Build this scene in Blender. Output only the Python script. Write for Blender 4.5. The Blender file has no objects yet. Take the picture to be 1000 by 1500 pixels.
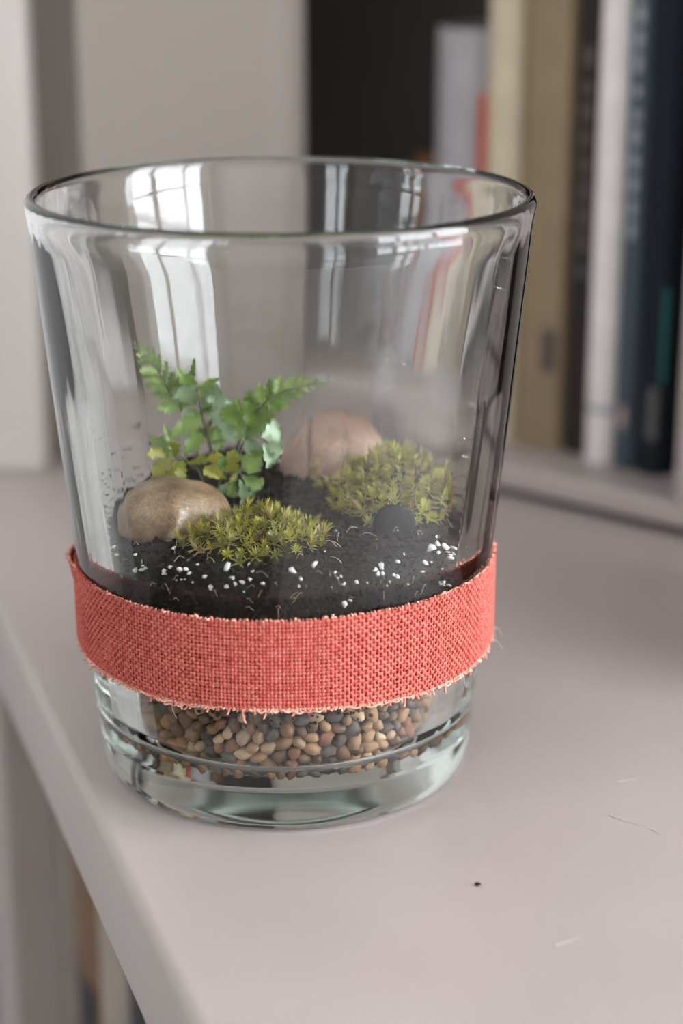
import bpy, bmesh, math, random
import numpy as np
from mathutils import Vector, Matrix, noise
random.seed(7); rng = np.random.default_rng(7)
scene = bpy.context.scene
C = scene.collection
R = math.radians

# ------------------------------------------------------------------ camera
FPX = 2858.0
PITCH, YAW = R(18.0), math.atan(88 / 2858)
CAM = np.array([0.0, -0.4815, 0.22453])
FW = np.array([math.sin(YAW) * math.cos(PITCH), math.cos(YAW) * math.cos(PITCH), -math.sin(PITCH)])
RT = np.array([math.cos(YAW), -math.sin(YAW), 0.0])
UP = np.cross(RT, FW)
cam = bpy.data.cameras.new('camera'); camo = bpy.data.objects.new('camera', cam); C.objects.link(camo)
cam.sensor_fit = 'VERTICAL'; cam.sensor_height = 36; cam.sensor_width = 24
cam.lens = FPX / 1500 * 36; cam.clip_start = 0.01; cam.clip_end = 50
cam.dof.use_dof = True; cam.dof.focus_distance = 0.477; cam.dof.aperture_fstop = 5.8
camo.matrix_world = Matrix(((RT[0], UP[0], -FW[0], CAM[0]), (RT[1], UP[1], -FW[1], CAM[1]),
                            (RT[2], UP[2], -FW[2], CAM[2]), (0, 0, 0, 1)))
scene.camera = camo

# ------------------------------------------------------------------ world, light, exposure
w = bpy.data.worlds.new('world'); scene.world = w; w.use_nodes = True
w.node_tree.nodes['Background'].inputs[0].default_value = (0.75, 0.86, 1.0, 1)
w.node_tree.nodes['Background'].inputs[1].default_value = 1.0
vs = scene.view_settings
vs.view_transform = 'Standard'; vs.look = 'None'; vs.gamma = 1.0; vs.exposure = 0.03; vs.use_curve_mapping = False
cy = scene.cycles
cy.max_bounces = 20; cy.transmission_bounces = 18; cy.glossy_bounces = 8; cy.diffuse_bounces = 4
cy.transparent_max_bounces = 12; cy.caustics_reflective = True; cy.caustics_refractive = True
cy.blur_glossy = 0.2; cy.sample_clamp_indirect = 12.0; cy.use_denoising = True

def area(name, loc, target, sx, sy, power, col):
    l = bpy.data.lights.new(name, 'AREA'); l.shape = 'RECTANGLE'; l.size = sx; l.size_y = sy
    l.energy = power; l.color = col
    o = bpy.data.objects.new(name, l); C.objects.link(o); o.location = loc
    o.rotation_euler = (Vector(target) - Vector(loc)).to_track_quat('-Z', 'Y').to_euler()
    return o
ROOM = dict(x0=-1.7, x1=1.5, y0=-2.3, y1=0.62, z0=-0.85, z1=1.55)
# daylight entering by the three windows (each light fills its window opening)
WIN_1 = dict(wall='x', p=1.5, out=1, a0=-1.9, a1=0.05, z0=-0.35, z1=1.35)      # glazed doors in the right wall
WIN_2 = dict(wall='x', p=-1.7, out=-1, a0=-0.85, a1=-0.4, z0=-0.35, z1=1.25)   # narrow window in the left wall
WIN_3 = dict(wall='y', p=-2.3, out=-1, a0=-1.6, a1=-0.9, z0=-0.3, z1=1.25)     # window in the wall behind the camera
def daylight(name, W, radiance, col):
    am, zm = (W['a0'] + W['a1']) / 2, (W['z0'] + W['z1']) / 2; wa, wz = W['a1'] - W['a0'], W['z1'] - W['z0']
    p = W['p'] + W['out'] * .06
    loc = (p, am, zm) if W['wall'] == 'x' else (am, p, zm); tgt = (0, am, zm) if W['wall'] == 'x' else (am, 0, zm)
    l = bpy.data.lights.new(name, 'AREA'); l.shape = 'RECTANGLE'; l.size = wa; l.size_y = wz
    l.energy = radiance * math.pi * wa * wz; l.color = col
    o = bpy.data.objects.new(name, l); C.objects.link(o); o.location = loc
    o.rotation_euler = (Vector(tgt) - Vector(loc)).to_track_quat('-Z', 'Z').to_euler()
daylight('daylight_right', WIN_1, 14.5, (0.91, 0.95, 1.0))
daylight('daylight_left', WIN_2, 7.0, (0.96, 0.98, 1.0))
daylight('daylight_behind', WIN_3, 4.5, (0.95, 0.97, 1.0))

# ------------------------------------------------------------------ helpers
def at(px, py, Y):
    d = FW + RT * (px - 500) / FPX - UP * (py - 750) / FPX
    t = (Y - CAM[1]) / d[1]
    return Vector(CAM + d * t)

def tag(o, label=None, cat=None, group=None, kind=None):
    if label: o['label'] = label
    if cat: o['category'] = cat
    if group: o['group'] = group
    if kind: o['kind'] = kind
    return o

def empty(name, loc=(0, 0, 0), rz=0.0):
    o = bpy.data.objects.new(name, None); C.objects.link(o); o.location = loc; o.rotation_euler = (0, 0, rz)
    o.empty_display_size = 0.01
    return o

def mesh_obj(name, verts, faces, mat, parent=None, smooth=False):
    me = bpy.data.meshes.new(name)
    me.from_pydata([tuple(v) for v in verts], [], [tuple(int(i) for i in f) for f in faces])
    if smooth: me.shade_smooth()
    if mat: me.materials.append(mat)
    me.update()
    return link(name, me, parent)

def link(name, me, parent=None):
    o = bpy.data.objects.new(name, me); C.objects.link(o)
    if parent: o.parent = parent
    return o

def np_mesh(name, V, F, mat, parent=None, smooth=True):
    """V (n,3), F (m,4) quads"""
    me = bpy.data.meshes.new(name)
    V = np.asarray(V, dtype=np.float32); F = np.asarray(F, dtype=np.int32); k = F.shape[1]
    me.vertices.add(len(V)); me.vertices.foreach_set('co', V.ravel())
    me.loops.add(F.size); me.loops.foreach_set('vertex_index', F.ravel())
    me.polygons.add(len(F)); me.polygons.foreach_set('loop_start', np.arange(0, F.size, k, dtype=np.int32))
    me.update(calc_edges=True); me.validate()
    if smooth: me.shade_smooth()
    me.materials.append(mat)
    return link(name, me, parent)

def box_mesh(name, x0, x1, y0, y1, z0, z1, mat, parent=None, bevel=0.0, seg=3):
    bm = bmesh.new()
    bmesh.ops.create_cube(bm, size=1.0)
    for v in bm.verts:
        v.co = Vector(((x0 + x1) / 2 + v.co.x * (x1 - x0), (y0 + y1) / 2 + v.co.y * (y1 - y0), (z0 + z1) / 2 + v.co.z * (z1 - z0)))
    if bevel > 0:
        bmesh.ops.bevel(bm, geom=list(bm.edges), offset=bevel, segments=seg, profile=0.5, affect='EDGES')
    me = bpy.data.meshes.new(name); bm.to_mesh(me); bm.free()
    if bevel > 0: me.shade_smooth()
    me.materials.append(mat)
    return link(name, me, parent)

def prism(name, poly, z0, z1, mat, parent=None, bevel=0.0, seg=4):
    bm = bmesh.new()
    vs_ = [bm.verts.new((p[0], p[1], z0)) for p in poly]
    f = bm.faces.new(vs_)
    r = bmesh.ops.extrude_face_region(bm, geom=[f])
    for v in r['geom']:
        if isinstance(v, bmesh.types.BMVert): v.co.z = z1
    bmesh.ops.recalc_face_normals(bm, faces=list(bm.faces))
    if bevel > 0:
        bmesh.ops.bevel(bm, geom=list(bm.edges), offset=bevel, segments=seg, profile=0.5, affect='EDGES')
    me = bpy.data.meshes.new(name); bm.to_mesh(me); bm.free()
    me.materials.append(mat)
    return link(name, me, parent)

# ------------------------------------------------------------------ materials
def srgb(r, g, b):
    f = lambda c: (c / 255) / 12.92 if c <= 10 else (((c / 255) + 0.055) / 1.055) ** 2.4
    return (f(r), f(g), f(b), 1)

def new_mat(name):
    m = bpy.data.materials.new(name); m.use_nodes = True
    return m, m.node_tree.nodes, m.node_tree.links, m.node_tree.nodes['Principled BSDF']

def mat(name, ca, cb=None, scale=40.0, rough=0.6, bump=0.0, bscale=None, detail=6.0, spec=0.5, lo=0.35, hi=0.65, sss=0.0):
    m, N, Lk, P = new_mat(name)
    P.inputs['Roughness'].default_value = rough
    P.inputs['Specular IOR Level'].default_value = spec
    tc = N.new('ShaderNodeTexCoord')
    if cb is None:
        P.inputs['Base Color'].default_value = ca
    else:
        nz = N.new('ShaderNodeTexNoise'); nz.inputs['Scale'].default_value = scale; nz.inputs['Detail'].default_value = detail
        cr = N.new('ShaderNodeValToRGB')
        cr.color_ramp.elements[0].position = lo; cr.color_ramp.elements[1].position = hi
        cr.color_ramp.elements[0].color = ca; cr.color_ramp.elements[1].color = cb
        Lk.new(tc.outputs['Object'], nz.inputs['Vector']); Lk.new(nz.outputs['Fac'], cr.inputs['Fac'])
        Lk.new(cr.outputs['Color'], P.inputs['Base Color'])
    if bump > 0:
        n2 = N.new('ShaderNodeTexNoise'); n2.inputs['Scale'].default_value = bscale or scale * 3; n2.inputs['Detail'].default_value = 5
        b = N.new('ShaderNodeBump'); b.inputs['Strength'].default_value = bump; b.inputs['Distance'].default_value = 0.001
        Lk.new(tc.outputs['Object'], n2.inputs['Vector']); Lk.new(n2.outputs['Fac'], b.inputs['Height'])
        Lk.new(b.outputs['Normal'], P.inputs['Normal'])
    if sss > 0:
        P.inputs['Subsurface Weight'].default_value = sss
        P.inputs['Subsurface Radius'].default_value = (0.001, 0.0008, 0.0004)
    return m

def obj_colour_mat(name, rough=0.6, var=0.35, scale=500.0, bump=0.3):
    """base colour taken from the object's own colour, mottled with noise"""
    m, N, Lk, P = new_mat(name)
    oi = N.new('ShaderNodeObjectInfo'); tc = N.new('ShaderNodeTexCoord')
    nz = N.new('ShaderNodeTexNoise'); nz.inputs['Scale'].default_value = scale; nz.inputs['Detail'].default_value = 5
    mr = N.new('ShaderNodeMapRange'); mr.inputs['From Min'].default_value = 0.3; mr.inputs['From Max'].default_value = 0.7
    mr.inputs['To Min'].default_value = 1 - var; mr.inputs['To Max'].default_value = 1 + var
    mx = N.new('ShaderNodeMix'); mx.data_type = 'RGBA'; mx.blend_type = 'MULTIPLY'; mx.inputs['Factor'].default_value = 1
    add = N.new('ShaderNodeVectorMath'); add.operation = 'ADD'
    Lk.new(tc.outputs['Object'], add.inputs[0]); Lk.new(oi.outputs['Random'], add.inputs[1])
    Lk.new(add.outputs[0], nz.inputs['Vector'])
    Lk.new(nz.outputs['Fac'], mr.inputs['Value']); Lk.new(oi.outputs['Color'], mx.inputs['A']); Lk.new(mr.outputs[0], mx.inputs['B'])
    Lk.new(mx.outputs['Result'], P.inputs['Base Color'])
    b = N.new('ShaderNodeBump'); b.inputs['Strength'].default_value = bump; b.inputs['Distance'].default_value = 0.0005
    Lk.new(nz.outputs['Fac'], b.inputs['Height']); Lk.new(b.outputs['Normal'], P.inputs['Normal'])
    P.inputs['Roughness'].default_value = rough
    return m

M = {}
M['paint'] = mat('taupe_paint', (0.40, 0.345, 0.325, 1), (0.43, 0.375, 0.355, 1), scale=14, rough=0.42, bump=0.10, bscale=420)
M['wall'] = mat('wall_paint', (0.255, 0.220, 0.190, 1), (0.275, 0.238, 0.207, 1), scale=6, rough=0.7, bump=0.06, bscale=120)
M['roomwall'] = mat('room_wall_paint', (0.36, 0.345, 0.325, 1), (0.40, 0.38, 0.36, 1), scale=3, rough=0.85)
M['ceiling'] = mat('ceiling_paint', (0.76, 0.75, 0.73, 1), (0.80, 0.79, 0.77, 1), scale=3, rough=0.9)
M['floorwood'] = mat('floor_wood', (0.045, 0.032, 0.024, 1), (0.07, 0.05, 0.036, 1), scale=5, rough=0.5)
M['shadebrown'] = mat('recess_shade_brown', (0.018, 0.011, 0.007, 1), (0.024, 0.015, 0.010, 1), scale=12, rough=0.7)  # near-black brown, the shade of the recesses put into the colour
M['winframe'] = mat('window_frame_paint', (0.75, 0.74, 0.71, 1), (0.78, 0.77, 0.74, 1), scale=8, rough=0.4)
M['soil'] = mat('potting_soil', (0.0025, 0.0018, 0.0014, 1), (0.014, 0.009, 0.006, 1), scale=420, rough=0.9, bump=0.8, bscale=900, lo=.3, hi=.75)
M['crumb'] = mat('soil_crumb', (0.003, 0.0021, 0.0016, 1), (0.060, 0.038, 0.025, 1), scale=330, rough=0.9, bump=0.5, bscale=1500, lo=.47, hi=.80)
M['perlite'] = mat('perlite', (0.72, 0.70, 0.67, 1), (0.85, 0.84, 0.82, 1), scale=900, rough=0.85, bump=0.4, bscale=2500)
M['fibre'] = mat('root_fibre', (0.30, 0.20, 0.12, 1), (0.55, 0.44, 0.32, 1), scale=300, rough=0.8)
M['pebble'] = obj_colour_mat('gravel_stone', 0.62, 0.38, 700, 0.35)

def glass_mat():
    m, N, Lk, P = new_mat('clear_glass')
    P.inputs['Base Color'].default_value = (0.985, 0.993, 0.988, 1)
    P.inputs['Transmission Weight'].default_value = 1.0
    P.inputs['Roughness'].default_value = 0.0
    P.inputs['IOR'].default_value = 1.5
    va = N.new('ShaderNodeVolumeAbsorption'); va.inputs['Color'].default_value = (0.66, 0.76, 0.70, 1); va.inputs['Density'].default_value = 8.5
    Lk.new(va.outputs[0], N['Material Output'].inputs['Volume'])
    return m
M['glass'] = glass_mat()

# ------------------------------------------------------------------ the room (walls, ceiling, windows behind the camera)
rm = ROOM
tag(box_mesh('floor', rm['x0'], rm['x1'], rm['y0'], rm['y1'], rm['z0'] - .05, rm['z0'], M['floorwood']), kind='structure')
tag(box_mesh('ceiling', rm['x0'], rm['x1'], rm['y0'], rm['y1'], rm['z1'], rm['z1'] + .05, M['ceiling']), kind='structure')
tag(box_mesh('wall_far', rm['x0'], rm['x1'], rm['y1'], rm['y1'] + .1, rm['z0'], rm['z1'], M['roomwall']), kind='structure')

def window_wall(name, wname, W, panes, zbar):
    p0, p1 = (W['p'], W['p'] + .1) if W['out'] > 0 else (W['p'] - .1, W['p'])
    e0, e1 = (rm['y0'], rm['y1']) if W['wall'] == 'x' else (rm['x0'], rm['x1'])
    bm = bmesh.new()
    def place(a, b, c): return Vector((a, b, c)) if W['wall'] == 'x' else Vector((b, a, c))
    def bx(y0, y1, z0, z1):
        r = bmesh.ops.create_cube(bm, size=1.0)
        for v in r['verts']:
            v.co = place((p0 + p1) / 2 + v.co.x * (p1 - p0), (y0 + y1) / 2 + v.co.y * (y1 - y0), (z0 + z1) / 2 + v.co.z * (z1 - z0))
    bx(e0, W['a0'], rm['z0'], rm['z1']); bx(W['a1'], e1, rm['z0'], rm['z1'])
    bx(W['a0'], W['a1'], rm['z0'], W['z0']); bx(W['a0'], W['a1'], W['z1'], rm['z1'])
    bmesh.ops.recalc_face_normals(bm, faces=list(bm.faces))
    me = bpy.data.meshes.new(name); bm.to_mesh(me); bm.free(); me.materials.append(M['roomwall'])
    tag(link(name, me), kind='structure')
    wo = empty(wname, place(W['p'], (W['a0'] + W['a1']) / 2, W['z0'])); tag(wo, kind='structure')
    def bar(nm, y0, y1, z0, z1, t=.03):
        a, b = place(W['p'] - t / 2, y0, z0), place(W['p'] + t / 2, y1, z1)
        o = box_mesh(nm, min(a.x, b.x), max(a.x, b.x), min(a.y, b.y), max(a.y, b.y), z0, z1, M['winframe'], None, .003, 2)
        o.parent = wo; o.matrix_parent_inverse = Matrix.Translation(-Vector(wo.location))
    b = .05; y0, y1, z0, z1 = W['a0'], W['a1'], W['z0'], W['z1']
    bar('frame_bar', y0, y0 + b, z0, z1); bar('frame_bar', y1 - b, y1, z0, z1)
    bar('frame_bar', y0 + b, y1 - b, z0, z0 + b); bar('frame_bar', y0 + b, y1 - b, z1 - b, z1)
    for k in range(1, panes):
        yy = y0 + (y1 - y0) * k / panes
        bar('mullion', yy - .035, yy + .035, z0 + b, z1 - b)
    zz = z0 + (z1 - z0) * zbar
    bar('glazing_bar', y0 + b, y1 - b, zz - .014, zz + .014, .022)
window_wall('wall_right', 'window_1', WIN_1, 3, .8)
window_wall('wall_left', 'window_2', WIN_2, 2, .8)
window_wall('wall_behind', 'window_3', WIN_3, 2, .7)

# ------------------------------------------------------------------ the ledge the jar stands on
E0 = Vector((-.091, .1033)); ED = Vector((.292, -.957)).normalized(); EN = Vector((-.957, -.292)).normalized()
def edge(s, inset=0.0):
    p = E0 + ED * s - EN * inset
    return (p.x, p.y)
NEAR = edge(.75); FAR = edge(-.25)
shelf = prism('shelf_board', [FAR, NEAR, (1.0, NEAR[1]), (1.0, .50), (FAR[0], .50)], -.031, 0.0, M['paint'], None, .0032, 5)
shelf.data.shade_smooth(); shelf.data.set_sharp_from_angle(angle=R(40))
tag(shelf, 'wide taupe painted shelf board with rounded front edge under the glass jar', 'shelf')

# lower compartment under the ledge
low = empty('lower_cabinet', (edge(.2, .3)[0], edge(.2, .3)[1], -.85))
def by_angle(o, deg=35):
    o.data.shade_smooth(); o.data.set_sharp_from_angle(angle=R(deg))
def keep(o, p):
    o.parent = p; o.matrix_parent_inverse = Matrix.Translation(-Vector(p.location))
    return o
keep(prism('bottom_board', [edge(-.38, .0), edge(.75, .0), edge(.75, .36), edge(-.38, .36)], -.315, -.29, M['paint'], None, .002, 2), low)
keep(prism('back_panel', [edge(-.38, .34), edge(.75, .34), edge(.75, .36), edge(-.38, .36)], -.29, -.0312, M['shadebrown']), low)
keep(prism('plinth', [edge(-.38, .03), edge(.75, .03), edge(.75, .36), edge(-.38, .36)], -.85, -.315, M['paint']), low)
keep(prism('upright', [edge(-.26, .012), edge(-.105, .012), edge(-.105, .34), edge(-.26, .34)], -.29, -.0312, M['paint'], None, .002, 2), low)
tag(low, 'taupe painted open cabinet below the shelf board, seen past its left edge', 'cabinet')

# ------------------------------------------------------------------ panelled wall behind, left of the bookcase
WY = .266
RB = .016
arc = [(.0095 - RB + RB * math.sin(a), WY + RB - RB * math.cos(a)) for a in np.linspace(0, math.pi / 2, 12)]
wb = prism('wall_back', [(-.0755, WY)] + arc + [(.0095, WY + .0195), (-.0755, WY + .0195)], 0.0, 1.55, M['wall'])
by_angle(wb, 30); tag(wb, kind='structure')
M['trimpaint'] = mat('trim_paint', (0.46, 0.42, 0.39, 1), (0.49, 0.45, 0.42, 1), scale=6, rough=0.6)
M['white'] = mat('reflector_wall_white', (0.70, 0.69, 0.67, 1), (0.75, 0.74, 0.72, 1), scale=4, rough=0.8)  # for the added reflector wall
tag(box_mesh('trim_1', -.135, -.0945, WY - .004, WY + .05, 0.0, 1.55, M['trimpaint'], None, .003, 3), kind='structure')
tag(box_mesh('wall_reflector', -1.70, -.1355, WY + .004, WY + .05, -.85, 1.55, M['white']), kind='structure')  # unseen white wall, added as a reflector to brighten the jar's left edge
tag(box_mesh('trim_2', -.0945, -.0755, WY + .020, WY + .05, 0.0, 1.55, M['wall']), kind='structure')

# ------------------------------------------------------------------ bookcase on the ledge
FA = Vector((.142, .174)); FD = Vector((-.747, .665)).normalized(); FN = Vector((-.665, -.747)).normalized()
def face(s, inset=0.0):
    p = FA + FD * s - FN * inset
    return (p.x, p.y)
bc = empty('bookcase', (face(0, .1)[0], face(0, .1)[1], 0.0))
keep(prism('bottom_rail', [face(-.32, 0), face(.128, 0), face(.128, .016), face(-.32, .016)], .0035, .0125, M['paint'], None, .0015, 3), bc)
keep(prism('plinth', [face(-.32, .005), face(.124, .005), face(.124, .016), face(-.32, .016)], .0002, .0035, M['shadebrown']), bc)  # recess strip coloured dark to draw the shadow line under the rail
keep(prism('shelf_board', [face(-.32, .016), face(.124, .016), (.0097, .290), (.0097, .50), (.30, .50), face(-.32, .20)], .0002, .0122, M['paint']), bc)
keep(prism('stile', [face(-.32, 0.0003), face(.0055, 0.0003), face(.0055, .018), face(-.32, .018)], .0125, .60, M['paint'], None, .002, 3), bc)  # stile lengthened out of view on the right to shade the ledge
keep(prism('side_panel', [face(-.008, .0183), face(.0045, .0183), face(.0045, .24), face(-.008, .24)], .0125, .60, M['paint']), bc)
keep(prism('side_panel', [(-.004, .2865), (.0095, .2865), (.0095, .50), (-.004, .50)], .0002, .60, M['paint']), bc)
keep(prism('back_panel', [(-.004, .50), (.45, .50), (.45, .52), (-.004, .52)], .0002, .60, M['shadebrown']), bc)  # back coloured near-black for the shade inside the niche
keep(prism('light_block_shelf', [face(.0045, .018), face(.124, .018), (.0097, .290), (.0097, .50), (.26, .50)], .262, .28, M['paint']), bc)  # unseen shelf, added to keep ceiling light out of the niche
tag(bc, 'taupe painted bookcase with its back darkened as shade, holding the row of upright books', 'bookcase')

# ------------------------------------------------------------------ pot added out of view on the right to cast a soft shadow
M['glaze'] = mat('dark_glaze', (0.05, 0.04, 0.035, 1), (0.08, 0.065, 0.055, 1), scale=60, rough=.35)
pp_ = [(0, .0), (.034, .0), (.036, .002), (.0375, .03), (.039, .085), (.0395, .108), (.0395, .112), (.038, .1135), (.0365, .112), (.036, .10), (.034, .03), (.032, .006), (0, .005)]
V = []; F = []; NSg = 48
for (r_, z_) in pp_:
    for k in range(NSg): V.append((r_ * math.cos(2 * math.pi * k / NSg), r_ * math.sin(2 * math.pi * k / NSg), z_))
for a in range(len(pp_) - 1):
    for k in range(NSg): F.append((a * NSg + k, a * NSg + (k + 1) % NSg, (a + 1) * NSg + (k + 1) % NSg, (a + 1) * NSg + k))
pot = mesh_obj('shadow_pot', V, F, M['glaze'], None, True); pot.location = (.180, .052, 0.0)
tag(pot, 'added dark pot out of view, casting the soft shadow right of the jar', 'pot')

# ------------------------------------------------------------------ books
def book_mat(name, c, rough=.55):
    a = tuple(min(1, v * .92) for v in c[:3]) + (1,); b = tuple(min(1, v * 1.06) for v in c[:3]) + (1,)
    return mat(name, a, b, scale=60, rough=rough, bump=.15, bscale=700)
M['pages'] = mat('book_pages', (0.55, 0.48, 0.36, 1), (0.66, 0.59, 0.46, 1), scale=200, rough=.9)

def book(name, label, s0, s1, inset, depth, h, z, cmat, round_=.35, group='books in the bookcase', frame=face, marks=(), tilt=0.0, cat='book'):
    """upright book, spine outwards, between s0 and s1 along the row"""
    th = abs(s1 - s0); sc_ = (s0 + s1) / 2
    c = frame(sc_, inset)
    d = (Vector(frame(sc_ + 1)) - Vector(frame(sc_))).normalized()      # along the row
    nrm = (Vector(frame(sc_, 0)) - Vector(frame(sc_, 1))).normalized()  # out of the row
    root = empty(name, (c[0], c[1], z))
    root.rotation_euler = (0, 0, math.atan2(nrm.y, nrm.x))              # local +x points out of the row
    if tilt: root.rotation_euler[0] = tilt
    bt = .0016; hw = th / 2; bul = th * round_
    # cover: spine (rounded) + two boards as one closed shell outline extruded upwards
    out = []
    n = 12
    for i in range(n + 1):
        a = -math.pi / 2 + math.pi * i / n
        out.append((bul * math.cos(a) - bul, hw * math.sin(a)))
    outer = [(-depth, -hw)] + out + [(-depth, hw)]
    inner = [(-depth, hw - bt)]
    for i in range(n + 1):
        a = math.pi / 2 - math.pi * i / n
        inner.append(((bul) * math.cos(a) - bul - bt * 1.2, (hw - bt) * math.sin(a)))
    inner.append((-depth, -hw + bt))
    poly = outer + inner
    V = [(x, y, 0) for x, y in poly] + [(x, y, h) for x, y in poly]
    k = len(poly); no = len(outer)
    F = [(i, (i + 1) % k, k + (i + 1) % k, k + i) for i in range(k)]
    ni = len(inner)
    for i in range(no - 1):    # caps: strip between outer i and inner mirrored
        j = k - 1 - i; F.append((i, j, j - 1, i + 1)); F.append((k + i, k + i + 1, k + j - 1, k + j))
    cov = mesh_obj('cover', V, F, cmat, root, False)
    by_angle(cov)
    pg = box_mesh('pages', -depth + .004, -bul - bt * 2, -hw + bt * 1.05, hw - bt * 1.05, .003, h - .003, M['pages'], root)
    for (nm, y0, y1, z0, z1, mm) in marks:
        rows = 6; VV = []; FF = []
        for i in range(rows + 1):
            y = hw * (y0 + (y1 - y0) * i / rows)
            x = (math.sqrt(max(0, 1 - (y / hw) ** 2)) * bul - bul) + .0004
            VV += [(x, y, h * z0), (x, y, h * z1), (x - .0006, y, h * z0), (x - .0006, y, h * z1)]
        for i in range(rows):
            a = i * 4; b = a + 4
            FF += [(a, b, b + 1, a + 1), (a + 2, a + 3, b + 3, b + 2), (a, a + 2, b + 2, b), (a + 1, b + 1, b + 3, a + 3)]
        FF += [(0, 1, 3, 2), (rows * 4, rows * 4 + 2, rows * 4 + 3, rows * 4 + 1)]
        mesh_obj(nm, VV, FF, mm, cov)
    tag(root, label, cat, group)
    return root

def s_at(px, py, inset, z=.0125):
    """row parameter where the pixel column meets the spine plane"""
    d = FW + RT * (px - 500) / FPX - UP * (py - 750) / FPX
    n = np.array([FN.x, FN.y, 0]); P0 = np.array([*face(0, inset), 0])
    t = ((P0 - CAM) @ n) / (d @ n); p = CAM + d * t
    return float((Vector((p[0], p[1])) - FA).dot(FD))

bw = book_mat('white_cloth', (0.84, 0.77, 0.75)); bcream = book_mat('cream_paper', (0.62, 0.53, 0.38)); bcreamshade = book_mat('cream_shade_tan', (0.27, 0.195, 0.115))  # the tan is the cream spine's shaded tone
bbrown = book_mat('dark_brown_cloth', (0.022, 0.015, 0.012), .85); bslate = book_mat('slate_blue_cloth', (0.055, 0.075, 0.095), .8); bnavy = book_mat('navy_cloth', (0.003, 0.007, 0.014), .9)
bgrey = book_mat('grey_jacket', (0.42, 0.40, 0.42)); bred = book_mat('red_jacket', (0.50, 0.05, 0.025)); borange = book_mat('ochre_jacket', (0.16, 0.065, 0.02))
pale = book_mat('pale_print', (0.30, 0.32, 0.35)); dull = book_mat('dull_print', (0.075, 0.06, 0.052)); pinkp = book_mat('pink_print', (0.42, 0.30, 0.30)); teal = book_mat('teal_print', (0.01, 0.12, 0.13)); greyp = book_mat('grey_print', (0.09, 0.09, 0.09))
IN = .024; g = .0004; Z = .0125
def letters(y0, y1, z0, z1, n, m):
    r = random.Random(int(z0 * 1000) + n); o = []
    for i in range(n):
        a = z0 + (z1 - z0) * i / n; b = z0 + (z1 - z0) * (i + r.uniform(.45, .8)) / n
        o.append(('title_letter', y0 + r.uniform(0, .1), y1 - r.uniform(0, .12), a, b, m))
    return o
sW0, sW1 = s_at(847, 640, IN), s_at(893, 640, IN)
sS1 = s_at(926, 640, IN); sN1 = s_at(970, 640, IN)
sC0, sB0 = s_at(694, 640, IN), s_at(808, 640, IN)
# local y of a book runs along... +y is to the photo's right
book('book', 'navy hardback book at the right end of the row, next to the bookcase upright', sS1 - g, sN1 + g, IN, .13, .197, Z, bnavy, .25,
     marks=[('publisher_mark', -.1, .6, .07, .17, greyp), ('print_block', .62, .9, .18, .36, teal)])
book('book', 'slate blue book with pale spine lettering between the white and the navy book', sW1 - g, sS1 + g, IN, .13, .194, Z, bslate, .3,
     marks=letters(-.35, .45, .45, .93, 11, pale) + [('publisher_mark', -.35, .35, .085, .125, pinkp)])
book('book', 'white book with a plain rounded spine beside the slate blue book', sW0 - g, sW1 + g, IN, .135, .235, Z, bw, .45, marks=[('spine_band', -.6, .9, .085, .093, pale)])
book('book', 'dark brown book with faint lettering squeezed between the cream and the white book', sB0 - g, sW0 + g, IN + .006, .13, .23, Z, bbrown, .2,
     marks=letters(-.4, .5, .3, .68, 9, dull))
sCm = s_at(742, 640, IN)
book('book', 'tan shaded part of the thick cream book beside the dark brown book', sCm - g, sB0 + g, IN + .003, .14, .24, Z, bcreamshade, .12, marks=[('publisher_mark', .25, .8, .13, .2, dull)])  # right part of the cream book, its shade put into a tan colour
book('book', 'tall cream book with a bright rounded spine behind the rim of the jar', sC0, sCm + g, IN, .14, .25, Z, bcream, .35)
sR0 = s_at(687, 300, IN); sG0 = s_at(624, 200, IN + .012); sO0 = s_at(588, 200, IN + .012)
book('book', 'red book mostly hidden between the short grey book and the tall cream one', sR0, sC0 + g, IN + .004, .12, .134, Z, bred, .2)
book('book', 'short pale grey book with rounded top corner in the dark part of the bookcase', sG0, sR0 + g, IN + .010, .12, .157, Z, bgrey, .4)
book('book', 'small ochre book in the shadow left of the short grey book', sO0, sG0 + g, IN + .018, .11, .106, Z, borange, .3)

# books in the lower compartment
def lowframe(s, inset=0.0): return edge(s, inset)
lb1 = book_mat('rust_jacket', (0.17, 0.085, 0.042)); lb2 = book_mat('black_jacket', (0.012, 0.011, 0.012)); lb3 = book_mat('taupe_jacket', (0.33, 0.28, 0.24)); lb4 = book_mat('grey_brown_jacket', (0.24, 0.20, 0.17))
for (nm, lab, s0, s1, ins, hh, mm, mk) in [
        ('book', 'grey brown book under the shelf board, beside the cabinet upright', -.102, -.076, .03, .20, lb4, ()),
        ('book', 'rust coloured book with a black lower spine under the shelf board', -.075, -.030, .03, .21, lb1, [('black_band', -.97, .97, .02, .60, lb2)]),
        ('book', 'pale taupe book under the shelf board in the bottom left corner', -.029, .012, .03, .205, lb3, ()),
        ('book', 'black book under the near end of the shelf board', .013, .045, .032, .2, lb2, ()),
        ('book', 'broad grey brown book under the near end of the shelf board', .046, .09, .03, .21, lb4, ())]:
    book(nm, lab, s0, s1, ins, .16, hh, -.29, mm, .15, 'books under the shelf board', lowframe, mk)

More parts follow.
